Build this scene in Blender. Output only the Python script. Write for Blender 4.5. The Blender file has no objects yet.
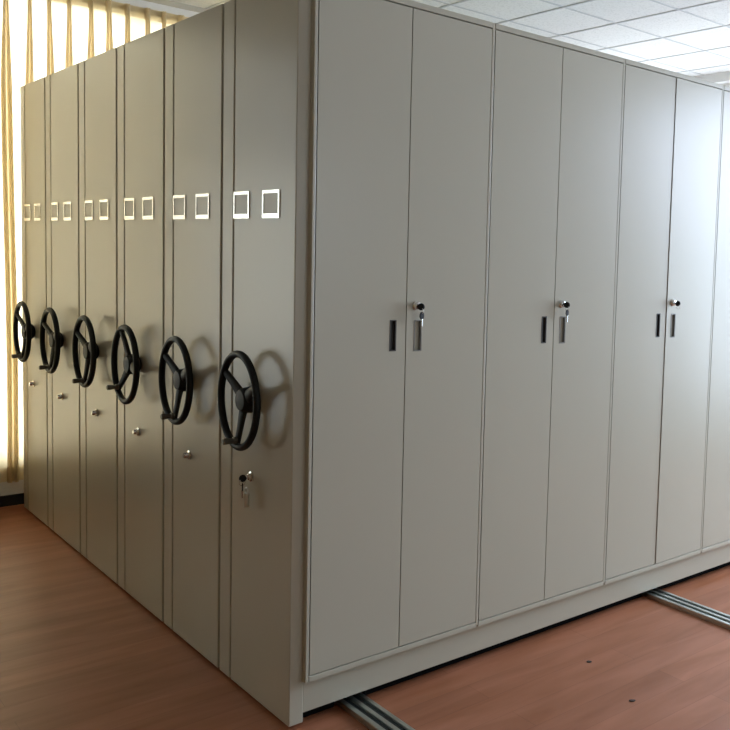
import bpy, bmesh, math, random
from mathutils import Vector, Matrix
random.seed(4)
SC = bpy.context.scene
COL = SC.collection

# ------------------------------------------------------------ camera
def basis(yaw, pitch, roll):
    y, p, r = (math.radians(a) for a in (yaw, pitch, roll))
    f = Vector((math.sin(y)*math.cos(p), math.cos(y)*math.cos(p), math.sin(p)))
    rt = Vector((math.cos(y), -math.sin(y), 0)); up = rt.cross(f)
    rt2 = rt*math.cos(r) + up*math.sin(r); up2 = rt2.cross(f)
    return rt2, up2, f
cd = bpy.data.cameras.new('camera'); cam = bpy.data.objects.new('camera', cd); COL.objects.link(cam)
rt, up, fw = basis(45.349, -4.2739, 2.1848)
M = Matrix((rt, up, -fw)).transposed().to_4x4(); M.translation = Vector((-1.2788, -2.535, 1.498))
cam.matrix_world = M
cd.sensor_width = 36; cd.lens = 899.72/730*36
cd.shift_x = -230.58/730; cd.shift_y = -38.58/730; cd.clip_start = .02
SC.camera = cam

# ------------------------------------------------------------ world, light, exposure
W = bpy.data.worlds.new('world'); SC.world = W; W.use_nodes = True
W.node_tree.nodes['Background'].inputs[0].default_value = (.80, .90, 1, 1)
W.node_tree.nodes['Background'].inputs[1].default_value = 2.0
SC.view_settings.view_transform = 'Standard'; SC.view_settings.look = 'None'
SC.view_settings.gamma = 1; SC.view_settings.exposure = 0.0; SC.view_settings.use_curve_mapping = False

def area(name, loc, direction, sx, sy, power, color, spread=180):
    l = bpy.data.lights.new(name, 'AREA'); l.shape = 'RECTANGLE'; l.size = sx; l.size_y = sy
    l.energy = power; l.color = color; l.spread = math.radians(spread)
    o = bpy.data.objects.new(name, l); COL.objects.link(o); o.location = loc
    o.rotation_euler = Vector(direction).to_track_quat('-Z', 'Y').to_euler()
    return o
# daylight outside the curtained window (far wall), outside the parted window beside it, outside the right-hand window
area('daylight_curtained_window', (.60, 3.68, 1.62), (0, -1, 0), 3.4, 3.0, 400, (1, .99, .93))
area('daylight_parted_window', (-1.75, 3.68, 1.35), (0, -1, 0), 1.05, 1.35, 12, (1, .97, .86))
area('daylight_right_window', (4.56, -1.15, 1.48), (-1, 0, -.65), 2.1, 2.8, 250, (.66, .78, 1))
area('daylight_far_right_window', (4.50, 1.5, 2.35), (-1, 0, .55), 2.7, .9, 78, (.82, .89, 1))
area('front_fill_light', (1.6, -4.95, 1.7), (0, 1, 0), 2.2, 1.6, 3, (.90, .94, 1))  # added fill from behind the camera, lifts the door fronts

# ------------------------------------------------------------ materials
def mat(name, col, rough=.5, metal=0, spec=.5, noise=0, nscale=60, bump=0, bscale=400):
    m = bpy.data.materials.new(name); m.use_nodes = True; nt = m.node_tree
    b = nt.nodes['Principled BSDF']
    b.inputs['Base Color'].default_value = (*col, 1); b.inputs['Roughness'].default_value = rough
    b.inputs['Metallic'].default_value = metal; b.inputs['Specular IOR Level'].default_value = spec
    tc = nt.nodes.new('ShaderNodeTexCoord')
    n = nt.nodes.new('ShaderNodeTexNoise'); n.inputs['Scale'].default_value = nscale; n.inputs['Detail'].default_value = 4
    nt.links.new(tc.outputs['Object'], n.inputs['Vector'])
    r = nt.nodes.new('ShaderNodeMapRange')
    r.inputs['To Min'].default_value = 1 - noise; r.inputs['To Max'].default_value = 1 + noise
    nt.links.new(n.outputs['Fac'], r.inputs['Value'])
    mx = nt.nodes.new('ShaderNodeMix'); mx.data_type = 'RGBA'; mx.blend_type = 'MULTIPLY'
    mx.inputs['Factor'].default_value = 1; mx.inputs['A'].default_value = (*col, 1)
    nt.links.new(r.outputs['Result'], mx.inputs['B']); nt.links.new(mx.outputs['Result'], b.inputs['Base Color'])
    if bump:
        n2 = nt.nodes.new('ShaderNodeTexNoise'); n2.inputs['Scale'].default_value = bscale; n2.inputs['Detail'].default_value = 2
        nt.links.new(tc.outputs['Object'], n2.inputs['Vector'])
        bp = nt.nodes.new('ShaderNodeBump'); bp.inputs['Strength'].default_value = bump; bp.inputs['Distance'].default_value = .002
        nt.links.new(n2.outputs['Fac'], bp.inputs['Height']); nt.links.new(bp.outputs['Normal'], b.inputs['Normal'])
    return m
PAINT = mat('grey_enamel', (.475, .450, .355), .29, spec=.5, noise=.02, nscale=3, bump=.05, bscale=300)
SHADE = mat('gap_shade', (.006, .006, .006), .95, spec=.05)  # near-black tone standing in for shade under the cabinets
BLACK = mat('black_plastic', (.006, .007, .006), .5, spec=.25)
BOW = mat('key_plastic', (.010, .010, .010), .7, spec=.2)
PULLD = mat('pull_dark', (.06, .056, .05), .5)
CHROME = mat('chrome', (.72, .71, .68), .18, 1)
ALU = mat('aluminium', (.62, .66, .62), .32, 1)
GROOVE = mat('dark_rubber', (.03, .04, .04), .6)
GRIPM = mat('grip_metal', (.16, .15, .12), .4, .6)
HOLDER = mat('label_holder_metal', (.93, .93, .90), .24, .9)
CARD = mat('label_card', (.46, .44, .36), .35)
PULLG = mat('pull_grey', (.24, .235, .21), .4)
WALLL = mat('wall_ochre', (.38, .28, .13), .8, noise=.02)
WALLR = mat('wall_white', (.82, .82, .82), .8, noise=.01)
WALL = mat('wall_paint', (.56, .52, .42), .8, noise=.02)
SCRAP = mat('scrap_brown', (.07, .055, .045), .7)
SKIRT = mat('skirting_dark', (.018, .017, .016), .5)
FRAME = mat('window_white', (.75, .75, .73), .5)

def floor_mat():
    m = bpy.data.materials.new('laminate_floor'); m.use_nodes = True; nt = m.node_tree; N = nt.nodes.new; L = nt.links.new
    b = nt.nodes['Principled BSDF']; b.inputs['Roughness'].default_value = .36; b.inputs['Specular IOR Level'].default_value = .24
    g = N('ShaderNodeNewGeometry')
    mp = N('ShaderNodeMapping'); mp.inputs['Scale'].default_value = (1.4, 9, 1); L(g.outputs['Position'], mp.inputs['Vector'])
    n = N('ShaderNodeTexNoise'); n.inputs['Scale'].default_value = 1.6; n.inputs['Detail'].default_value = 6; n.inputs['Distortion'].default_value = .6
    L(mp.outputs['Vector'], n.inputs['Vector'])
    cr = N('ShaderNodeValToRGB'); e = cr.color_ramp
    e.elements[0].position = .3; e.elements[0].color = (.29, .108, .048, 1)
    e.elements[1].position = .72; e.elements[1].color = (.40, .165, .090, 1)
    L(n.outputs['Fac'], cr.inputs['Fac'])
    br = N('ShaderNodeTexBrick'); br.inputs['Color1'].default_value = (1, 1, 1, 1); br.inputs['Color2'].default_value = (.87, .86, .86, 1)
    br.inputs['Mortar'].default_value = (.72, .70, .70, 1); br.inputs['Scale'].default_value = 1
    br.inputs['Brick Width'].default_value = 1.2; br.inputs['Row Height'].default_value = .12; br.inputs['Mortar Size'].default_value = .0012
    L(g.outputs['Position'], br.inputs['Vector'])
    mx = N('ShaderNodeMix'); mx.data_type = 'RGBA'; mx.blend_type = 'MULTIPLY'; mx.inputs['Factor'].default_value = 1
    L(cr.outputs['Color'], mx.inputs['A']); L(br.outputs['Color'], mx.inputs['B']); L(mx.outputs['Result'], b.inputs['Base Color'])
    return m
def ceiling_mat():
    m = bpy.data.materials.new('ceiling_tiles'); m.use_nodes = True; nt = m.node_tree; N = nt.nodes.new; L = nt.links.new
    b = nt.nodes['Principled BSDF']; b.inputs['Roughness'].default_value = .9
    g = N('ShaderNodeNewGeometry')
    n = N('ShaderNodeTexNoise'); n.inputs['Scale'].default_value = 90; n.inputs['Detail'].default_value = 3; L(g.outputs['Position'], n.inputs['Vector'])
    cr = N('ShaderNodeValToRGB'); e = cr.color_ramp
    e.elements[0].position = .35; e.elements[0].color = (.65, .65, .64, 1); e.elements[1].position = .5; e.elements[1].color = (.75, .75, .74, 1)
    L(n.outputs['Fac'], cr.inputs['Fac']); L(cr.outputs['Color'], b.inputs['Base Color'])
    return m
def curtain_mat():
    m = bpy.data.materials.new('curtain_cloth'); m.use_nodes = True; nt = m.node_tree; N = nt.nodes.new; L = nt.links.new
    nt.nodes.remove(nt.nodes['Principled BSDF']); out = nt.nodes['Material Output']
    d = N('ShaderNodeBsdfDiffuse'); d.inputs['Color'].default_value = (.74, .62, .44, 1)
    t = N('ShaderNodeBsdfTranslucent'); t.inputs['Color'].default_value = (.89, .815, .635, 1)
    tc = N('ShaderNodeTexCoord'); w = N('ShaderNodeTexNoise'); w.inputs['Scale'].default_value = 260; L(tc.outputs['Object'], w.inputs['Vector'])
    mr = N('ShaderNodeMapRange'); mr.inputs['To Min'].default_value = .5; mr.inputs['To Max'].default_value = .62; L(w.outputs['Fac'], mr.inputs['Value'])
    x = N('ShaderNodeMixShader'); L(mr.outputs['Result'], x.inputs[0]); L(d.outputs[0], x.inputs[1]); L(t.outputs[0], x.inputs[2])
    L(x.outputs[0], out.inputs['Surface'])
    return m
def glass_mat():
    m = bpy.data.materials.new('window_glass'); m.use_nodes = True; nt = m.node_tree; N = nt.nodes.new; L = nt.links.new
    nt.nodes.remove(nt.nodes['Principled BSDF']); out = nt.nodes['Material Output']
    t = N('ShaderNodeBsdfTransparent'); t.inputs['Color'].default_value = (.95, .97, .96, 1)
    g = N('ShaderNodeBsdfGlossy'); g.inputs['Roughness'].default_value = .02
    f = N('ShaderNodeFresnel'); x = N('ShaderNodeMixShader')
    L(f.outputs[0], x.inputs[0]); L(t.outputs[0], x.inputs[1]); L(g.outputs[0], x.inputs[2]); L(x.outputs[0], out.inputs['Surface'])
    return m
FLOOR, CEIL, CLOTH, GLASS = floor_mat(), ceiling_mat(), curtain_mat(), glass_mat()

# ------------------------------------------------------------ mesh helpers
def box(bm, x0, x1, y0, y1, z0, z1, bev=0):
    vs = [bm.verts.new((x, y, z)) for x in (x0, x1) for y in (y0, y1) for z in (z0, z1)]
    q = [(0,1,3,2),(4,6,7,5),(0,4,5,1),(2,3,7,6),(0,2,6,4),(1,5,7,3)]
    fs = [bm.faces.new([vs[i] for i in f]) for f in q]
    if bev:
        es = list({e for f in fs for e in f.edges})
        bmesh.ops.bevel(bm, geom=es, offset=bev, segments=2, affect='EDGES', profile=.5)
def tube(bm, a, b, r, r2=None, n=20, cap=True):
    a, b = Vector(a), Vector(b); r2 = r if r2 is None else r2
    d = (b - a).normalized(); u = d.orthogonal().normalized(); v = d.cross(u)
    ring = lambda c, rr: [bm.verts.new(c + (u*math.cos(t) + v*math.sin(t))*rr) for t in (2*math.pi*i/n for i in range(n))]
    A, B = ring(a, r), ring(b, r2)
    for i in range(n): bm.faces.new((A[i], A[(i+1) % n], B[(i+1) % n], B[i]))
    if cap: bm.faces.new(A[::-1]); bm.faces.new(B)
def lathe(bm, prof, axis, centre, n=28):
    """prof: list of (distance along axis, radius)"""
    axis = Vector(axis).normalized(); u = axis.orthogonal().normalized(); v = axis.cross(u); c = Vector(centre)
    rings = [[bm.verts.new(c + axis*h + (u*math.cos(t) + v*math.sin(t))*max(r, 1e-4)) for t in (2*math.pi*i/n for i in range(n))] for h, r in prof]
    for A, B in zip(rings, rings[1:]):
        for i in range(n): bm.faces.new((A[i], A[(i+1) % n], B[(i+1) % n], B[i]))
    bm.faces.new(rings[0][::-1]); bm.faces.new(rings[-1])
def torus(bm, c, axis, R, r, n=56, k=14):
    axis = Vector(axis).normalized(); u = axis.orthogonal().normalized(); v = axis.cross(u); c = Vector(c); G = []
    for i in range(n):
        t = 2*math.pi*i/n; d = u*math.cos(t) + v*math.sin(t)
        G.append([bm.verts.new(c + d*(R + r*math.cos(s)) + axis*r*math.sin(s)) for s in (2*math.pi*j/k for j in range(k))])
    for i in range(n):
        for j in range(k): bm.faces.new((G[i][j], G[(i+1) % n][j], G[(i+1) % n][(j+1) % k], G[i][(j+1) % k]))
def obj(name, bm, m, parent=None, smooth=False, kind=None, label=None):
    bmesh.ops.recalc_face_normals(bm, faces=bm.faces)
    me = bpy.data.meshes.new(name); bm.to_mesh(me); bm.free(); me.materials.append(m)
    if smooth:
        for p in me.polygons: p.use_smooth = True
        me.set_sharp_from_angle(angle=math.radians(40))
    o = bpy.data.objects.new(name, me); COL.objects.link(o)
    if parent:
        o.parent = parent
        w = Vector((0, 0, 0)); q = parent
        while q: w += q.location; q = q.parent
        me.transform(Matrix.Translation(-w))      # meshes are written in world metres
    if kind: o['kind'] = kind
    if label: o['label'] = label
    return o
def thing(name, loc, label, cat, group=None):
    o = bpy.data.objects.new(name, None); COL.objects.link(o); o.location = loc; o.empty_display_size = .1
    o['label'] = label; o['category'] = cat
    if group: o['group'] = group
    return o
def B(): return bmesh.new()
def simple(name, boxes, m, parent=None, bev=0, **k):
    bm = B()
    for b in boxes: box(bm, *b, bev)
    return obj(name, bm, m, parent, **k)

# ------------------------------------------------------------ room
X0, X1, Y0, Y1, ZC = -3.2, 4.3, -4.6, 3.24, 2.95
simple('floor', [(X0-.2, X1+.2, Y0-.2, Y1+.2, -.1, 0)], FLOOR, kind='structure')
simple('ceiling', [(X0-.2, X1+.2, Y0-.2, Y1+.2, ZC, ZC+.12)], CEIL, kind='structure')
# suspended ceiling grid bars
bm = B()
gx = 2.349
for k in range(-12, 6):
    x = gx + .441*k
    if X0 < x < X1: box(bm, x-.008, x+.008, Y0, Y1, ZC-.003, ZC+.001)
for k in range(-12, 5):
    y = 1.405 + .50*k
    if Y0 < y < Y1: box(bm, X0, X1, y-.008, y+.008, ZC-.0025, ZC+.001)
GRID = mat('ceiling_grid', (.50, .51, .52), .7)
obj('trim_1', bm, GRID, kind='structure')
T = .18
# far wall with two window openings: parted (-2.25..-1.2) and curtained (-.95..2.3)
simple('wall_back', [
    (X0-.2, -2.25, Y1, Y1+T, 0, ZC), (-1.2, -.95, Y1, Y1+T, 0, ZC), (2.2, X1+.2, Y1, Y1+T, 0, ZC),
    (-2.25, -1.2, Y1, Y1+T, 0, .25), (-2.25, -1.2, Y1, Y1+T, 2.83, ZC),
    (-.95, 2.2, Y1, Y1+T, 0, .25), (-.95, 2.2, Y1, Y1+T, 2.83, ZC)], WALLR, kind='structure')
simple('wall_left', [(X0-T, X0, Y0, Y1, 0, ZC)], WALLL, kind='structure')
simple('wall_front', [(X0-.2, .3, Y0-T, Y0, 0, ZC), (2.9, X1+.2, Y0-T, Y0, 0, ZC), (.3, 2.9, Y0-T, Y0, 0, .8), (.3, 2.9, Y0-T, Y0, 2.6, ZC)], WALL, kind='structure')
simple('wall_right', [(X1, X1+T, Y0, -2.2, 0, ZC), (X1, X1+T, -.1, .05, 0, ZC), (X1, X1+T, 3.0, Y1+.2, 0, ZC), (X1, X1+T, -2.2, -.1, 0, .08), (X1, X1+T, -2.2, -.1, 2.83, ZC), (X1, X1+T, .05, 3.0, 0, 1.0), (X1, X1+T, .05, 3.0, 2.88, ZC)], WALLR, kind='structure')
simple('baseboard_back', [(X0, X1, Y1-.012, Y1, 0, .06)], SKIRT, kind='structure')
def window(n, axis, a0, a1, z0, z1, p, parts):
    """axis 'y': window in a wall of constant y=p, spanning x a0..a1"""
    def bx(u0, u1, w0, w1, d0, d1):
        return (u0, u1, d0, d1, w0, w1) if axis == 'y' else (d0, d1, u0, u1, w0, w1)
    f = .05; bs = [bx(a0, a1, z0, z0+f, p-.03, p+.03), bx(a0, a1, z1-f, z1, p-.03, p+.03), bx(a0, a0+f, z0+f, z1-f, p-.03, p+.03), bx(a1-f, a1, z0+f, z1-f, p-.03, p+.03)]
    for k in range(1, parts):
        u = a0 + (a1-a0)*k/parts; bs.append(bx(u-.025, u+.025, z0+f, z1-f, p-.025, p+.025))
    w = simple('window_%d' % n, bs, FRAME, kind='structure')
    simple('pane', [bx(a0+f, a1-f, z0+f, z1-f, p-.003, p+.003)], GLASS, w)
window(1, 'y', -.95, 2.2, .25, 2.83, Y1+.1, 4)
window(2, 'y', -2.25, -1.2, .25, 2.83, Y1+.1, 1)
window(3, 'x', -2.2, -.1, .08, 2.83, X1+.1, 2)
window(5, 'x', .05, 3.0, 1.0, 2.88, X1+.1, 3)
window(4, 'y', .3, 2.9, .8, 2.6, Y0-.1, 2)  # unseen opening added for the fill light behind the camera
simple('trim_2', [(X0, X1, Y1-.012, Y1, ZC-.03, ZC)], WALL, kind='structure')

# ------------------------------------------------------------ curtain with pinch pleats
def curtain():
    t = thing('pleated_curtain', (.6, 3.2, .15), 'cream pinch-pleated curtain glowing with daylight across the far window', 'curtain')
    px = [-.045 + .1005*k for k in range(-9, 24)]
    zs = [.148, .19, .228, .4, .8, 1.2, 1.6, 2.0, 2.3, 2.5, 2.62, 2.72, 2.80, 2.865]
    random.seed(11); jit = [(random.uniform(-.012, .012), random.uniform(.8, 1.2)) for _ in px]
    def row(z):
        pinch = max(0, min(1, (z - 2.35)/.4)); lower = 1 - z/2.85
        P = []
        for k, x in enumerate(px):
            dx, sc = jit[k]; xx = x + dx*lower + .006*math.sin(k*2.1 + z*2)
            w = (.0255 - .0145*pinch)*sc; d = .034 + .010*lower
            # flat swell to the pleat, then a folded omega (two inner turns)
            P += [(xx-.048, -.003*lower), (xx-.030, .003), (xx-.010, .003), (xx-.0015, .004), (xx-.002, -.002), (xx-w*.8, -.006), (xx-w, -d*.45), (xx-w*.9, -d*.8), (xx-w*.5, -d),
                  (xx-w*.22, -d*.75), (xx-w*.2, -d*.3), (xx+w*.2, -d*.3), (xx+w*.22, -d*.75), (xx+w*.5, -d*1.02), (xx+w*.9, -d*.8), (xx+w, -d*.45), (xx+w*.8, -.006), (xx+.002, -.002), (xx+.0015, .004), (xx+.010, .003), (xx+.030, .003)]
        return [(x, 3.192 + y, z) for x, y in P]
    bm = B(); rows = [[bm.verts.new(p) for p in row(z)] for z in zs]
    for A, C in zip(rows, rows[1:]):
        for i in range(len(A)-1): bm.faces.new((A[i], A[i+1], C[i+1], C[i]))
    obj('cloth', bm, CLOTH, t, smooth=True)
    # doubled hem at the bottom and stiff heading tape at the top
    bm = B(); r1 = [bm.verts.new((x, y+.006, .150)) for x, y, z in row(.150)]; r2 = [bm.verts.new((x, y+.006, .230)) for x, y, z in row(.230)]
    for i in range(len(r1)-1): bm.faces.new((r1[i], r1[i+1], r2[i+1], r2[i]))
    obj('hem', bm, CLOTH, t, smooth=True)
    bm = B(); r1 = [bm.verts.new((x, y*.3+3.192*.7+.005, 2.80)) for x, y, z in row(2.8)]; r2 = [bm.verts.new((x, y*.3+3.192*.7+.005, 2.868)) for x, y, z in row(2.8)]
    for i in range(len(r1)-1): bm.faces.new((r1[i], r1[i+1], r2[i+1], r2[i]))
    obj('heading_tape', bm, CLOTH, t, smooth=True)
curtain()
bm = B(); tube(bm, (-1.1, 3.208, 2.835), (2.35, 3.208, 2.835), .008, n=12)
tr = obj('curtain_rod', bm, FRAME); tr['label'] = 'thin white rod carrying the cream pleated curtain'; tr['category'] = 'curtain rod'

# ------------------------------------------------------------ floor rails
def rail(xc, label, y0=-1.7, y1=3.1, w=.086, h=.02):
    t = thing('floor_rail', (xc, (y0+y1)/2, 0), label, 'rail', 'floor rails under the cabinets')
    x = xc - w/2
    simple('rail_base', [(x, x+w, y0, y1, 0, h*.45)], ALU, t)
    for a, b in ((0, .018), (.036, .052), (.071, .086)): simple('rib', [(x+a, x+b, y0, y1, h*.45, h)], ALU, t, bev=.002)
    for a, b in ((.018, .036), (.052, .071)): simple('groove_lining', [(x+a, x+b, y0, y1, h*.45, h*.6)], GROOVE, t)
rail(.235, 'ribbed aluminium floor rail emerging under the front cabinet close to its corner')
rail(1.745, 'ribbed aluminium floor rail emerging under the third pair of cabinet doors')

# ------------------------------------------------------------ hand wheel, label holders, locks
def hand_wheel(parent, yc, ang, zc=1.006):
    SY, SZ, XR, RR = .91, 1.03, -.054, .1445      # rim a touch taller than wide, as seen
    P = lambda r, a: Vector((0, -r*SY*math.cos(a), r*SZ*math.sin(a)))
    def add(name, bm, m, par, **k):
        return obj(name, bm, m, par, True, **k)
    bm = B(); torus(bm, (0, 0, 0), (1, 0, 0), RR, .0115)
    for v in bm.verts: v.co = Vector((v.co.x + XR, v.co.y*SY + yc, v.co.z*SZ + zc))
    wl = add('hand_wheel', bm, BLACK, parent, label='black three-spoke hand wheel')
    hx = -.027
    bm = B(); lathe(bm, [(-.026, .018), (-.024, .032), (-.016, .039), (.012, .043), (.022, .034), (.026, .026)], (1, 0, 0), (hx, yc, zc))
    add('hub', bm, BLACK, wl)
    bm = B(); tube(bm, (hx+.02, yc, zc), (.002, yc, zc), .015); lathe(bm, [(0, .021), (.003, .021), (.005, .015)], (-1, 0, 0), (.001, yc, zc))
    add('spindle', bm, BLACK, wl)
    for k in range(3):
        a = math.radians(ang - 120*k); d = P(1, a); s = Vector((0, math.sin(a), math.cos(a)))
        bm = B(); st = []
        for r, w, th, x in ((.020, .024, .010, hx-.008), (.045, .021, .009, hx-.012), (.09, .0165, .008, hx-.018), (.143, .0145, .008, XR)):
            c = Vector((x, yc, zc)) + d*r
            st.append([bm.verts.new(c + s*w*math.cos(t) + Vector((1, 0, 0))*th*math.sin(t)) for t in (2*math.pi*i/12 for i in range(12))])
        for A, C in zip(st, st[1:]):
            for i in range(12): bm.faces.new((A[i], A[(i+1) % 12], C[(i+1) % 12], C[i]))
        bm.faces.new(st[0][::-1]); bm.faces.new(st[-1])
        add('spoke', bm, BLACK, wl)
    c = Vector((XR+.003, yc, zc)) + P(.126, math.radians(ang))
    bm = B(); lathe(bm, [(0, .012), (.014, .012), (.016, .009), (.022, .0085), (.036, .0105), (.046, .0105), (.049, .007)], (-1, 0, 0), c)
    add('crank_handle', bm, GRIPM, wl, label='short grey metal crank handle')
def label_holder(parent, yc, zc=1.630):
    w, h = .116, .088; y0, y1, z0, z1 = yc-w/2, yc+w/2, zc-h/2, zc+h/2; bm = B()
    box(bm, -.0032, .0005, y0, y1, z0, z0+.015, .0008); box(bm, -.0032, .0005, y0, y1, z1-.011, z1, .0012)
    box(bm, -.0032, .0005, y0, y0+.009, z0+.012, z1-.008, .0008); box(bm, -.0032, .0005, y1-.009, y1, z0+.012, z1-.008, .0012)
    f = obj('label_holder', bm, HOLDER, parent, label='small white metal label holder')
    simple('card_slot', [(-.0012, -.0002, y0+.008, y1-.008, z0+.012, z1-.008)], CARD, f)
def lock_knob(parent, yc, zc=.727, name='lock_knob', L=.024):
    bm = B(); lathe(bm, [(-.001, .017), (.004, .017), (.006, .011), (L*.85, .0105), (L, .008)], (-1, 0, 0), (0, yc, zc))
    obj(name, bm, CHROME, parent, True, label='chrome lock knob')
G = [0, .5273, 1.0524, 1.5838, 2.1069, 2.6497, 3.1279]
GAP = .0075; H = 2.30; STRIP = .0946; XE = 2.72
def end_face(parent, i, panel_thick):
    ya = G[i] + (GAP if i else 0); yb = G[i+1] - GAP; gy = G[i+1] - STRIP
    simple('end_panel', [(0, panel_thick, ya, gy-.005, .012, H)], PAINT, parent, bev=.003)
    simple('end_strip', [(0, panel_thick, gy+.004, yb, .012, H)], PAINT, parent, bev=.003)
    simple('groove', [(.012, panel_thick-.002, gy-.006, gy+.005, .014, H-.002)], PAINT, parent)
    yc = G[i] + (G[i+1]-G[i])*.5
    for s in (-.1055, .105): label_holder(parent, yc + s*(.92 if i == 5 else 1))
    return yc
ANG = [265, 265, 230, 268, 268, 264]
LAB = ['large grey mobile cabinet with double doors, nearest the camera at the corner',
       'grey mobile shelving cabinet directly behind the double-doored cabinet, hand wheel on its end',
       'grey mobile cabinet third in the row, second behind the double-doored one',
       'grey mobile cabinet fourth in the row counting from the double-doored one',
       'grey mobile cabinet next to last in the row, one before the curtain',
       'grey mobile cabinet farthest back in the row, right by the curtained window']
GRP = 'mobile cabinets pushed together in a row'
for i in range(6):
    ya = G[i] + (GAP if i else 0); yb = G[i+1] - GAP
    t = thing('mobile_cabinet', (XE/2, (ya+yb)/2, 0), LAB[i], 'cabinet', GRP)
    yc = end_face(t, i, .047 if i == 0 else .03)
    hand_wheel(t, yc - .005, ANG[i])
    lock_knob(t, yc + .003 + (.012 if i == 0 else 0), .749 if i == 0 else .727, 'lock' if i == 0 else 'lock_knob', .014 if i == 0 else .022)
    bx0 = .046 if i == 0 else .0295
    simple('body', [(bx0, XE, ya+.001, yb-.001, .16, H-.001)], PAINT, t)
    simple('under_shade', [(a, b, ya+.042, yb-.002, z, .05) for a, b, z in ((.05, .178, .003), (.178, .292, .0205), (.292, 1.685, .003), (1.685, 1.805, .0205), (1.805, XE-.03, .003))], SHADE, t)  # near-black boxes added below the base, painting the gap's shade
    simple('base', [(bx0, XE, ya+.001, yb-.001, .0426, .16)], PAINT, t, bev=.002)
    if i == 0: front = t
    else:
        pass

# ---- double doors of the front cabinet
XS = [.0415, .7051, 1.3678, 2.0192, 2.675]
PR = -.02; ZB, ZT, ZE = .1669, 2.278, .1464
bm = B()
box(bm, XS[0], XS[-1]+.014, -.006, .0005, ZE, H)                              # dark-shadowed back plate
bks = obj('door_surround', bm, PAINT, front)
for k in range(5): simple('stile', [(XS[k]+.0012, XS[k]+.0118, PR, -.005, ZE if k == 0 else ZB-.014, H)], PAINT, front, bev=.0015)
for k in range(4):
    xa, xb = XS[k]+.0128, XS[k+1]+.0006
    simple('bottom_rail', [(xa, xb, PR-.001, -.005, ZE, ZB-.002)], PAINT, front, bev=.002)
    simple('top_rail', [(xa, xb, PR-.001, -.005, ZT+.003, H)], PAINT, front, bev=.002)
def door(x0, x1, hole, right):
    hx0, hx1, hz0, hz1 = hole; bm = B(); y0, y1 = PR, -.0055; z0, z1 = ZB+.0018, ZT-.0012
    # one slab with a rectangular opening for the flush pull
    xs, zs = [x0, hx0, hx1, x1], [z0, hz0, hz1, z1]
    def V(y): return [[bm.verts.new((x, y, z)) for z in zs] for x in xs]
    F, K = V(y0), V(y1)
    for a in range(3):
        for b in range(3):
            if a == 1 and b == 1: continue
            bm.faces.new((F[a][b], F[a+1][b], F[a+1][b+1], F[a][b+1])); bm.faces.new((K[a][b], K[a][b+1], K[a+1][b+1], K[a+1][b]))
    for a in range(3):
        bm.faces.new((F[a][0], K[a][0], K[a+1][0], F[a+1][0])); bm.faces.new((F[a][3], F[a+1][3], K[a+1][3], K[a][3]))
        bm.faces.new((F[0][a], F[0][a+1], K[0][a+1], K[0][a])); bm.faces.new((F[3][a], K[3][a], K[3][a+1], F[3][a+1]))
    d = obj('door', bm, PAINT, front)
    lip = [(hx0-.002, hx0+.0015, PR-.0012, -.008, hz0-.002, hz1+.002), (hx1-.0015, hx1+.002, PR-.0012, -.008, hz0-.002, hz1+.002),
           (hx0, hx1, PR-.0012, -.008, hz1-.001, hz1+.002), (hx0, hx1, PR-.0012, -.008, hz0-.002, hz0+.001)]
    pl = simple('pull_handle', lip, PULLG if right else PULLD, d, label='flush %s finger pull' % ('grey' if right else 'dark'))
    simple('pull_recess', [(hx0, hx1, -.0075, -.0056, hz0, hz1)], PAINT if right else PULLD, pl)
    return d
LOCKS = []
for k in range(4):
    xa, xb = XS[k]+.0152, XS[k+1]-.0012; xm = (XS[k] + .007 + XS[k+1])/2 + (.004 if k == 0 else 0)
    door(xa, xm-.0018, (xm-.060, xm-.039, 1.176, 1.274), False)
    d = door(xm+.0018, xb, (xm+.033 , xm+.060, 1.172, 1.272), True)
    if k == 2:                        # this leaf stands very slightly ajar
        DOORLEAF = (d, xb)
    lx, lz = xm+.038, 1.322
    bm = B(); lathe(bm, [(0, .015), (.004, .015), (.007, .012), (.013, .011), (.015, .008)], (0, -1, 0), (lx, PR+.0005, lz))
    obj('lock', bm, CHROME, d, True, label='round chrome lock'); LOCKS.append((lx, lz))

d, hx = DOORLEAF
d.matrix_parent_inverse = Matrix.Identity(4)
piv = Vector((hx, PR, 0)) - front.location
rot = Matrix.Translation(piv) @ Matrix.Rotation(math.radians(.55), 4, 'Z') @ Matrix.Translation(-piv)
d.matrix_basis = rot

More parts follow.
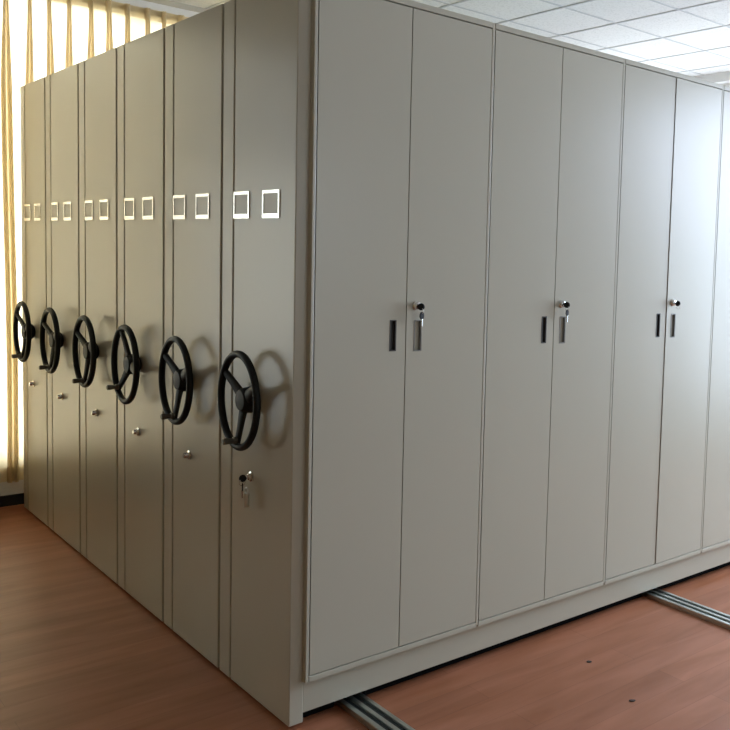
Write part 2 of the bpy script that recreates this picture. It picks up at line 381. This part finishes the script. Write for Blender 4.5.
# ---- keys left in the locks
def key_set(lock, n, side, label, hanging=True, tag=False):
    """lock = front of the barrel, n = outward normal, side = the way the hanging keys lean"""
    p = Vector(lock); n = Vector(n); s = Vector(side)
    t = thing('key_set', p, label, 'keys', 'keys left in the locks')
    bm = B(); tube(bm, p, p + n*.010, .0028, n=10)
    k = obj('key', bm, CHROME, t, True)
    bm = B(); lathe(bm, [(-.004, .006), (-.003, .0115), (.003, .0115), (.004, .006)], (n*.5-s*.85), p + n*.014 - Vector((0, 0, .002)), 20)
    obj('bow', bm, BOW, k, True, label='black plastic key bow')
    rc = p + n*.016 + Vector((0, 0, -.016))
    bm = B(); torus(bm, rc, s, .010, .0010, 24, 6); obj('key_ring', bm, CHROME, t, True)
    if hanging:
        c = rc + Vector((0, 0, -.016)) + s*.004 - n*.003
        bm = B(); tube(bm, c + Vector((0, 0, -.010)), c + Vector((0, 0, -.036)), .0030, .0022, 10); k2 = obj('key', bm, CHROME, t, True)
        bm = B(); lathe(bm, [(-.002, .008), (-.0015, .0125), (.0015, .0125), (.002, .008)], n*.9+s*.4, c, 20); obj('bow', bm, BOW, k2, True, label='black plastic key bow')
    if tag:
        c = rc + Vector((0, 0, -.012)) - n*.004 - s*.024
        bm = B(); torus(bm, c + Vector((0, 0, -.010)), n, .010, .0026, 20, 8); tube(bm, c + Vector((0, 0, -.018)), c + Vector((0, 0, -.062)), .0095, .0085, 12)
        obj('key_tag', bm, ALU, t, True)
wy = (G[0]+G[1])/2 + .015
key_set((-.0148, wy, .749), (-1, 0, 0), (0, 1, 0), 'keys hanging from the chrome lock below the nearest hand wheel', True, True)
WHO = ['first', 'second', 'third']
for k in range(3):
    lx, lz = LOCKS[k]
    key_set((lx, PR-.0150 - (.0032 if k == 2 else 0), lz), (0, -1, 0), (1, 0, 0), 'small black-headed keys in the lock of the %s pair of doors from the corner' % WHO[k], k < 2)

# ---- two small dark scraps lying on the floor
def scrap(x, y, a, l, label):
    bm = B()
    pts = [(-l/2, -.002), (-l*.2, -.007), (l*.25, -.006), (l/2, .001), (l*.3, .006), (-l*.1, .004), (-l*.4, .006)]
    lo = [bm.verts.new((u, v, 0)) for u, v in pts]; hi = [bm.verts.new((u*.9, v*.8, .0025 + .002*(k % 2))) for k, (u, v) in enumerate(pts)]
    bm.faces.new(lo[::-1]); bm.faces.new(hi)
    for k in range(7): bm.faces.new((lo[k], lo[(k+1) % 7], hi[(k+1) % 7], hi[k]))
    o = obj('floor_scrap', bm, SCRAP); o.location = (x, y, .0002); o.rotation_euler.z = a
    o['label'] = label; o['category'] = 'scrap'
scrap(1.051, -.266, -.9, .020, 'tiny dark scrap on the laminate floor, the one nearer the cabinets')
scrap(.954, -.573, -.75, .024, 'tiny dark scrap on the laminate floor, the one farther out from the cabinets')
